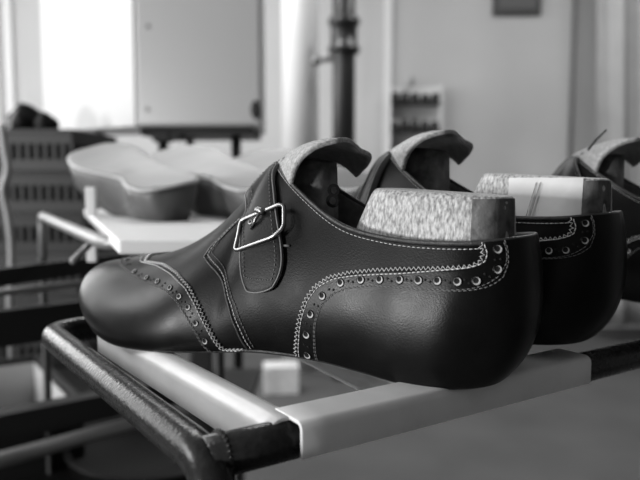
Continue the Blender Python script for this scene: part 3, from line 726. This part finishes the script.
# ------------------------------------------------------------------ room
X0, X1, Y0, Y1, H = -2.6, 3.2, -3.0, 4.6, 3.0
def sbox(name, c, s, m, bev=0):
    bm = bmesh.new(); box(bm, (0, 0, 0), s); o = obj(name, bm, m, None, smooth=False, bev=bev, loc=c); return struct(o)
sbox('floor', ((X0+X1)/2, (Y0+Y1)/2, -.05), (X1-X0+.2, Y1-Y0+.2, .1), M['floorm'])
sbox('ceiling', ((X0+X1)/2, (Y0+Y1)/2, H+.05), (X1-X0+.2, Y1-Y0+.2, .1), M['ceil'])
sbox('wall_back', ((X0+X1)/2, Y1+.05, H/2), (X1-X0+.2, .1, H), M['wall'])
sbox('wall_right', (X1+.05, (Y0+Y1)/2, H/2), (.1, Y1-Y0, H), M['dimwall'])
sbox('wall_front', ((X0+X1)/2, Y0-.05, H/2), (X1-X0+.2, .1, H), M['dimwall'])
# left wall with unseen window openings
WIN = [(-1.56, -1.20), (.1, .9), (1.2, 2.2), (2.5, 3.9)]; WZ = [(.82, 1.18), (1.75, 2.6), (1.0, 2.5), (1.0, 2.6)]  # small low one sized for the heel highlight, high one added for the covers
bm = bmesh.new(); ys = [Y0]+[y for w_ in WIN for y in w_]+[Y1]
for a, b in zip(ys[::2], ys[1::2]): box(bm, (X0-.05, (a+b)/2, H/2), (.1, b-a, H))
for (a, b), (WZ0, WZ1) in zip(WIN, WZ):
    box(bm, (X0-.05, (a+b)/2, WZ0/2), (.1, b-a, WZ0)); box(bm, (X0-.05, (a+b)/2, (WZ1+H)/2), (.1, b-a, H-WZ1))
struct(obj('wall_left', bm, M['wall'], None, smooth=False))
for i, (a, b) in enumerate(WIN):
    WZ0, WZ1 = WZ[i]; bm = bmesh.new(); w = .05
    for y in (a+w/2, (a+b)/2, b-w/2): box(bm, (X0-.04, y, (WZ0+WZ1)/2), (.06, w, WZ1-WZ0))
    for z in (WZ0+w/2, WZ1-w/2): box(bm, (X0-.04, (a+b)/2, z), (.06, b-a, w))
    struct(obj('window_%d' % (i+1), bm, M['trim'], None, smooth=False, bev=.004))
sbox('baseboard_back', ((X0+X1)/2, Y1-.01, .06), (X1-X0, .02, .12), M['trim'])
# vertical trims on the back wall
def vtrim(n, px0, px1, Y, m, t=.03, z0=.12):
    a, b = at(px0, 180, Y), at(px1, 180, Y); sbox('trim_%d' % n, ((a.x+b.x)/2, Y+t/2, (z0+H)/2), (b.x-a.x, t, H-z0), m, .004)
vtrim(1, 383, 391, Y1-.03, M['trim']); vtrim(2, 9, 17, Y1-.03, M['trim']); vtrim(3, -10, 3, Y1-.03, M['trim'])
# pillar and pipe
p = at(300.5, 180, 3.6); bm = bmesh.new(); lathe(bm, [(.096, 0), (.096, H)], (0, 0, 0), 40); pl_ = obj('trim_4', bm, M['pillar'], None, loc=(p.x, p.y, 0)); struct(pl_)
p = at(343.5, 180, 3.4); pipe = thing('standing_pipe', 'dark cast-iron standing pipe with a thick collar, right of the white column', 'pipe', (p.x, p.y, 0))
bm = bmesh.new(); lathe(bm, [(.056, 0), (.056, H)], (0, 0, 0), 32); obj('pipe_body', bm, M['pipe'], pipe)
zc1 = at(343, 52, 3.4).z; zc2 = at(343, 20, 3.4).z
bm = bmesh.new(); lathe(bm, [(.056, zc1-.01), (.075, zc1-.008), (.078, zc1+.022), (.066, zc1+.03), (.066, zc2-.03), (.078, zc2-.022), (.075, zc2+.008), (.056, zc2+.01)], (0, 0, 0), 32); obj('collar', bm, M['pipe'], pipe)
bm = bmesh.new(); pz = at(318, 61, 3.4); cyl(bm, Vector((-.14, -.01, pz.z-0)), Vector((-.05, 0, pz.z+.01)), .012, 12); bmesh.ops.create_uvsphere(bm, u_segments=18, v_segments=12, radius=.026, matrix=Matrix.Translation((-.135, -.01, pz.z))); v_ = obj('valve_knob', bm, M['steel'], pipe); v_['label'] = 'shiny metal valve knob'
# wall shelf with dark tins
ws = thing('wall_shelf', 'small white three-tier wall shelf behind the shoes', 'shelf', (0, 0, 0)); YS = Y1-.002
a, b = at(390, 150, Y1-.12), at(442, 88, Y1-.12); ws.location = ((a.x+b.x)/2, Y1-.06, at(415, 160, Y1-.12).z)
w = b.x-a.x; base = ws.location.z; rows_y = [103, 131, 158]
bm = bmesh.new(); box(bm, (0, .05, .24), (w, .012, .48)); obj('back_panel', bm, M['trim'], ws, smooth=False, bev=.002)
for sx in (-1, 1):
    bm = bmesh.new(); box(bm, (sx*w/2, 0, .24), (.012, .11, .48)); obj('side_panel', bm, M['trim'], ws, smooth=False, bev=.002)
for i, py in enumerate(rows_y):
    z = at(415, py, Y1-.12).z-base; bm = bmesh.new(); box(bm, (0, 0, z), (w, .11, .012)); obj('shelf', bm, M['tin'], ws, smooth=False, bev=.001)
    for k in range(5):
        hgt = .055+.02*random.random(); bm = bmesh.new(); r = w/11.5
        lathe(bm, [(r, 0), (r, hgt*.8), (r*.8, hgt*.85), (r*.8, hgt)], (0, 0, 0), 18)
        t = obj('tin', bm, M['tin'], None, loc=(ws.location.x-w/2+w*(k+.5)/5, ws.location.y-.005, base+z+.006))
        tag(t, 'small dark tin in the %s row of the white wall shelf' % ['top', 'middle', 'bottom'][i], 'tin', 'dark tins in the %s row of the wall shelf' % ['top', 'middle', 'bottom'][i])
bm = bmesh.new(); lathe(bm, [(.012, 0), (.02, .03), (.016, .05), (.006, .055), (.006, .07)], (0, 0, 0), 18); zz = .48
kn = obj('hook', bm, M['midsteel'], ws, loc=(-.02, 0, zz)); 
# framed sign at the top
a, b = at(493, 15, Y1-.02), at(541, 15, Y1-.02); w = b.x-a.x
sg = thing('framed_sign', 'dark framed notice high on the back wall', 'sign', ((a.x+b.x)/2, Y1-.014, a.z))
bm = bmesh.new(); box(bm, (0, 0, .14), (w, .024, .28)); obj('frame', bm, M['tin'], sg, smooth=False, bev=.004)
bm = bmesh.new(); box(bm, (0, -.013, .145), (w-.07, .004, .21)); obj('notice', bm, mat('notice_paper', .10, .6), sg, smooth=False)
# thin dark conduit on the wall
p = at(569, 180, Y1-.03); bm = bmesh.new(); tube(bm, [(p.x, p.y, .12), (p.x+.003, p.y, H)], .014, 10); tag(obj('wall_conduit', bm, mat('grey_conduit', .16, .6)), 'thin grey conduit running up the back wall', 'conduit')
# curtain at the right
a, b = at(603, 180, 4.2), at(760, 180, 4.2); bm = bmesh.new(); rows = []
for k in range(90):
    t = k/89; x = a.x+(b.x-a.x)*t; rows.append([(x+.10*(z/H)*(1-t)*-1, 4.2+.03*math.sin(t*34)+.012*math.sin(t*71+z), z) for z in np.linspace(.1, H-.05, 20)])
grid(bm, rows); cu = obj('curtain', bm, M['cloth']); so = cu.modifiers.new('t', 'SOLIDIFY'); so.thickness = .004; tag(centre(cu), 'pale grey hanging curtain at the right of the back wall', 'curtain')
# pale cartons low at the right
M['kraft'] = mat('kraft_card', .24, .8)
def carton(label, p, rz, s):
    r = thing('carton', label, 'carton', p, rz); bm = bmesh.new(); box(bm, (0, 0, s[2]/2), s); obj('carton_body', bm, M['kraft'], r, smooth=False, bev=.003)
    bm = bmesh.new(); box(bm, (0, -s[1]*.26, s[2]+.002), (s[0], s[1]*.47, .003)); obj('flap', bm, M['kraft'], r, smooth=False)
    bm = bmesh.new(); box(bm, (0, s[1]*.26, s[2]+.002), (s[0], s[1]*.47, .003)); obj('flap', bm, M['kraft'], r, smooth=False)
carton('pale carton on the floor behind the trolley rail at the right edge', (1.36, 2.1, 0), .2, (.5, .35, .12))
M['kraft'] = M['plastic']; carton('small white box on the floor, seen through the trolley under the nearest shoe', (on(280, 396, 0).x, on(280, 396, 0).y+.08, 0), .1, (.165, .12, .125))
# ------------------------------------------------------------------ light
def area(name, loc, rot, sx, sy, e):
    l = bpy.data.lights.new(name, 'AREA'); l.shape = 'RECTANGLE'; l.size = sx; l.size_y = sy; l.energy = e; o = bpy.data.objects.new(name, l); C.objects.link(o); o.location = loc; o.rotation_euler = rot; return o
for i, (a, b) in enumerate(WIN):
    WZ0, WZ1 = WZ[i]; area('window_daylight', (X0+.02, (a+b)/2, (WZ0+WZ1)/2), (0, -PI/2, 0), WZ1-WZ0, b-a, (95, 42, 18, 40)[i])
for x, y in ((-.8, 2.9), (1.4, 3.0)):  # unseen lamps added to brighten the far background
    cl_ = thing('ceiling_lamp', 'ceiling lamp', 'lamp', (x, y, H-.08)); bm = bmesh.new(); box(bm, (0, 0, .05), (1.2, .16, .06)); obj('lamp_housing', bm, M['trim'], cl_, smooth=False, bev=.004)
    cl_['label'] = 'long white ceiling lamp above the %s' % ('grey cabinet' if x < 0 else 'right side of the room')
    area('lamp_light', (x, y, H-.10), (0, 0, 0), 1.1, .12, 32)
wd = bpy.data.worlds.new('world'); S.world = wd; wd.use_nodes = True; wd.node_tree.nodes['Background'].inputs[0].default_value = (1, 1, 1, 1); wd.node_tree.nodes['Background'].inputs[1].default_value = .15
S.view_settings.view_transform = 'Standard'; S.view_settings.look = 'None'; S.view_settings.gamma = 1; S.view_settings.exposure = 0.06; S.view_settings.use_curve_mapping = False
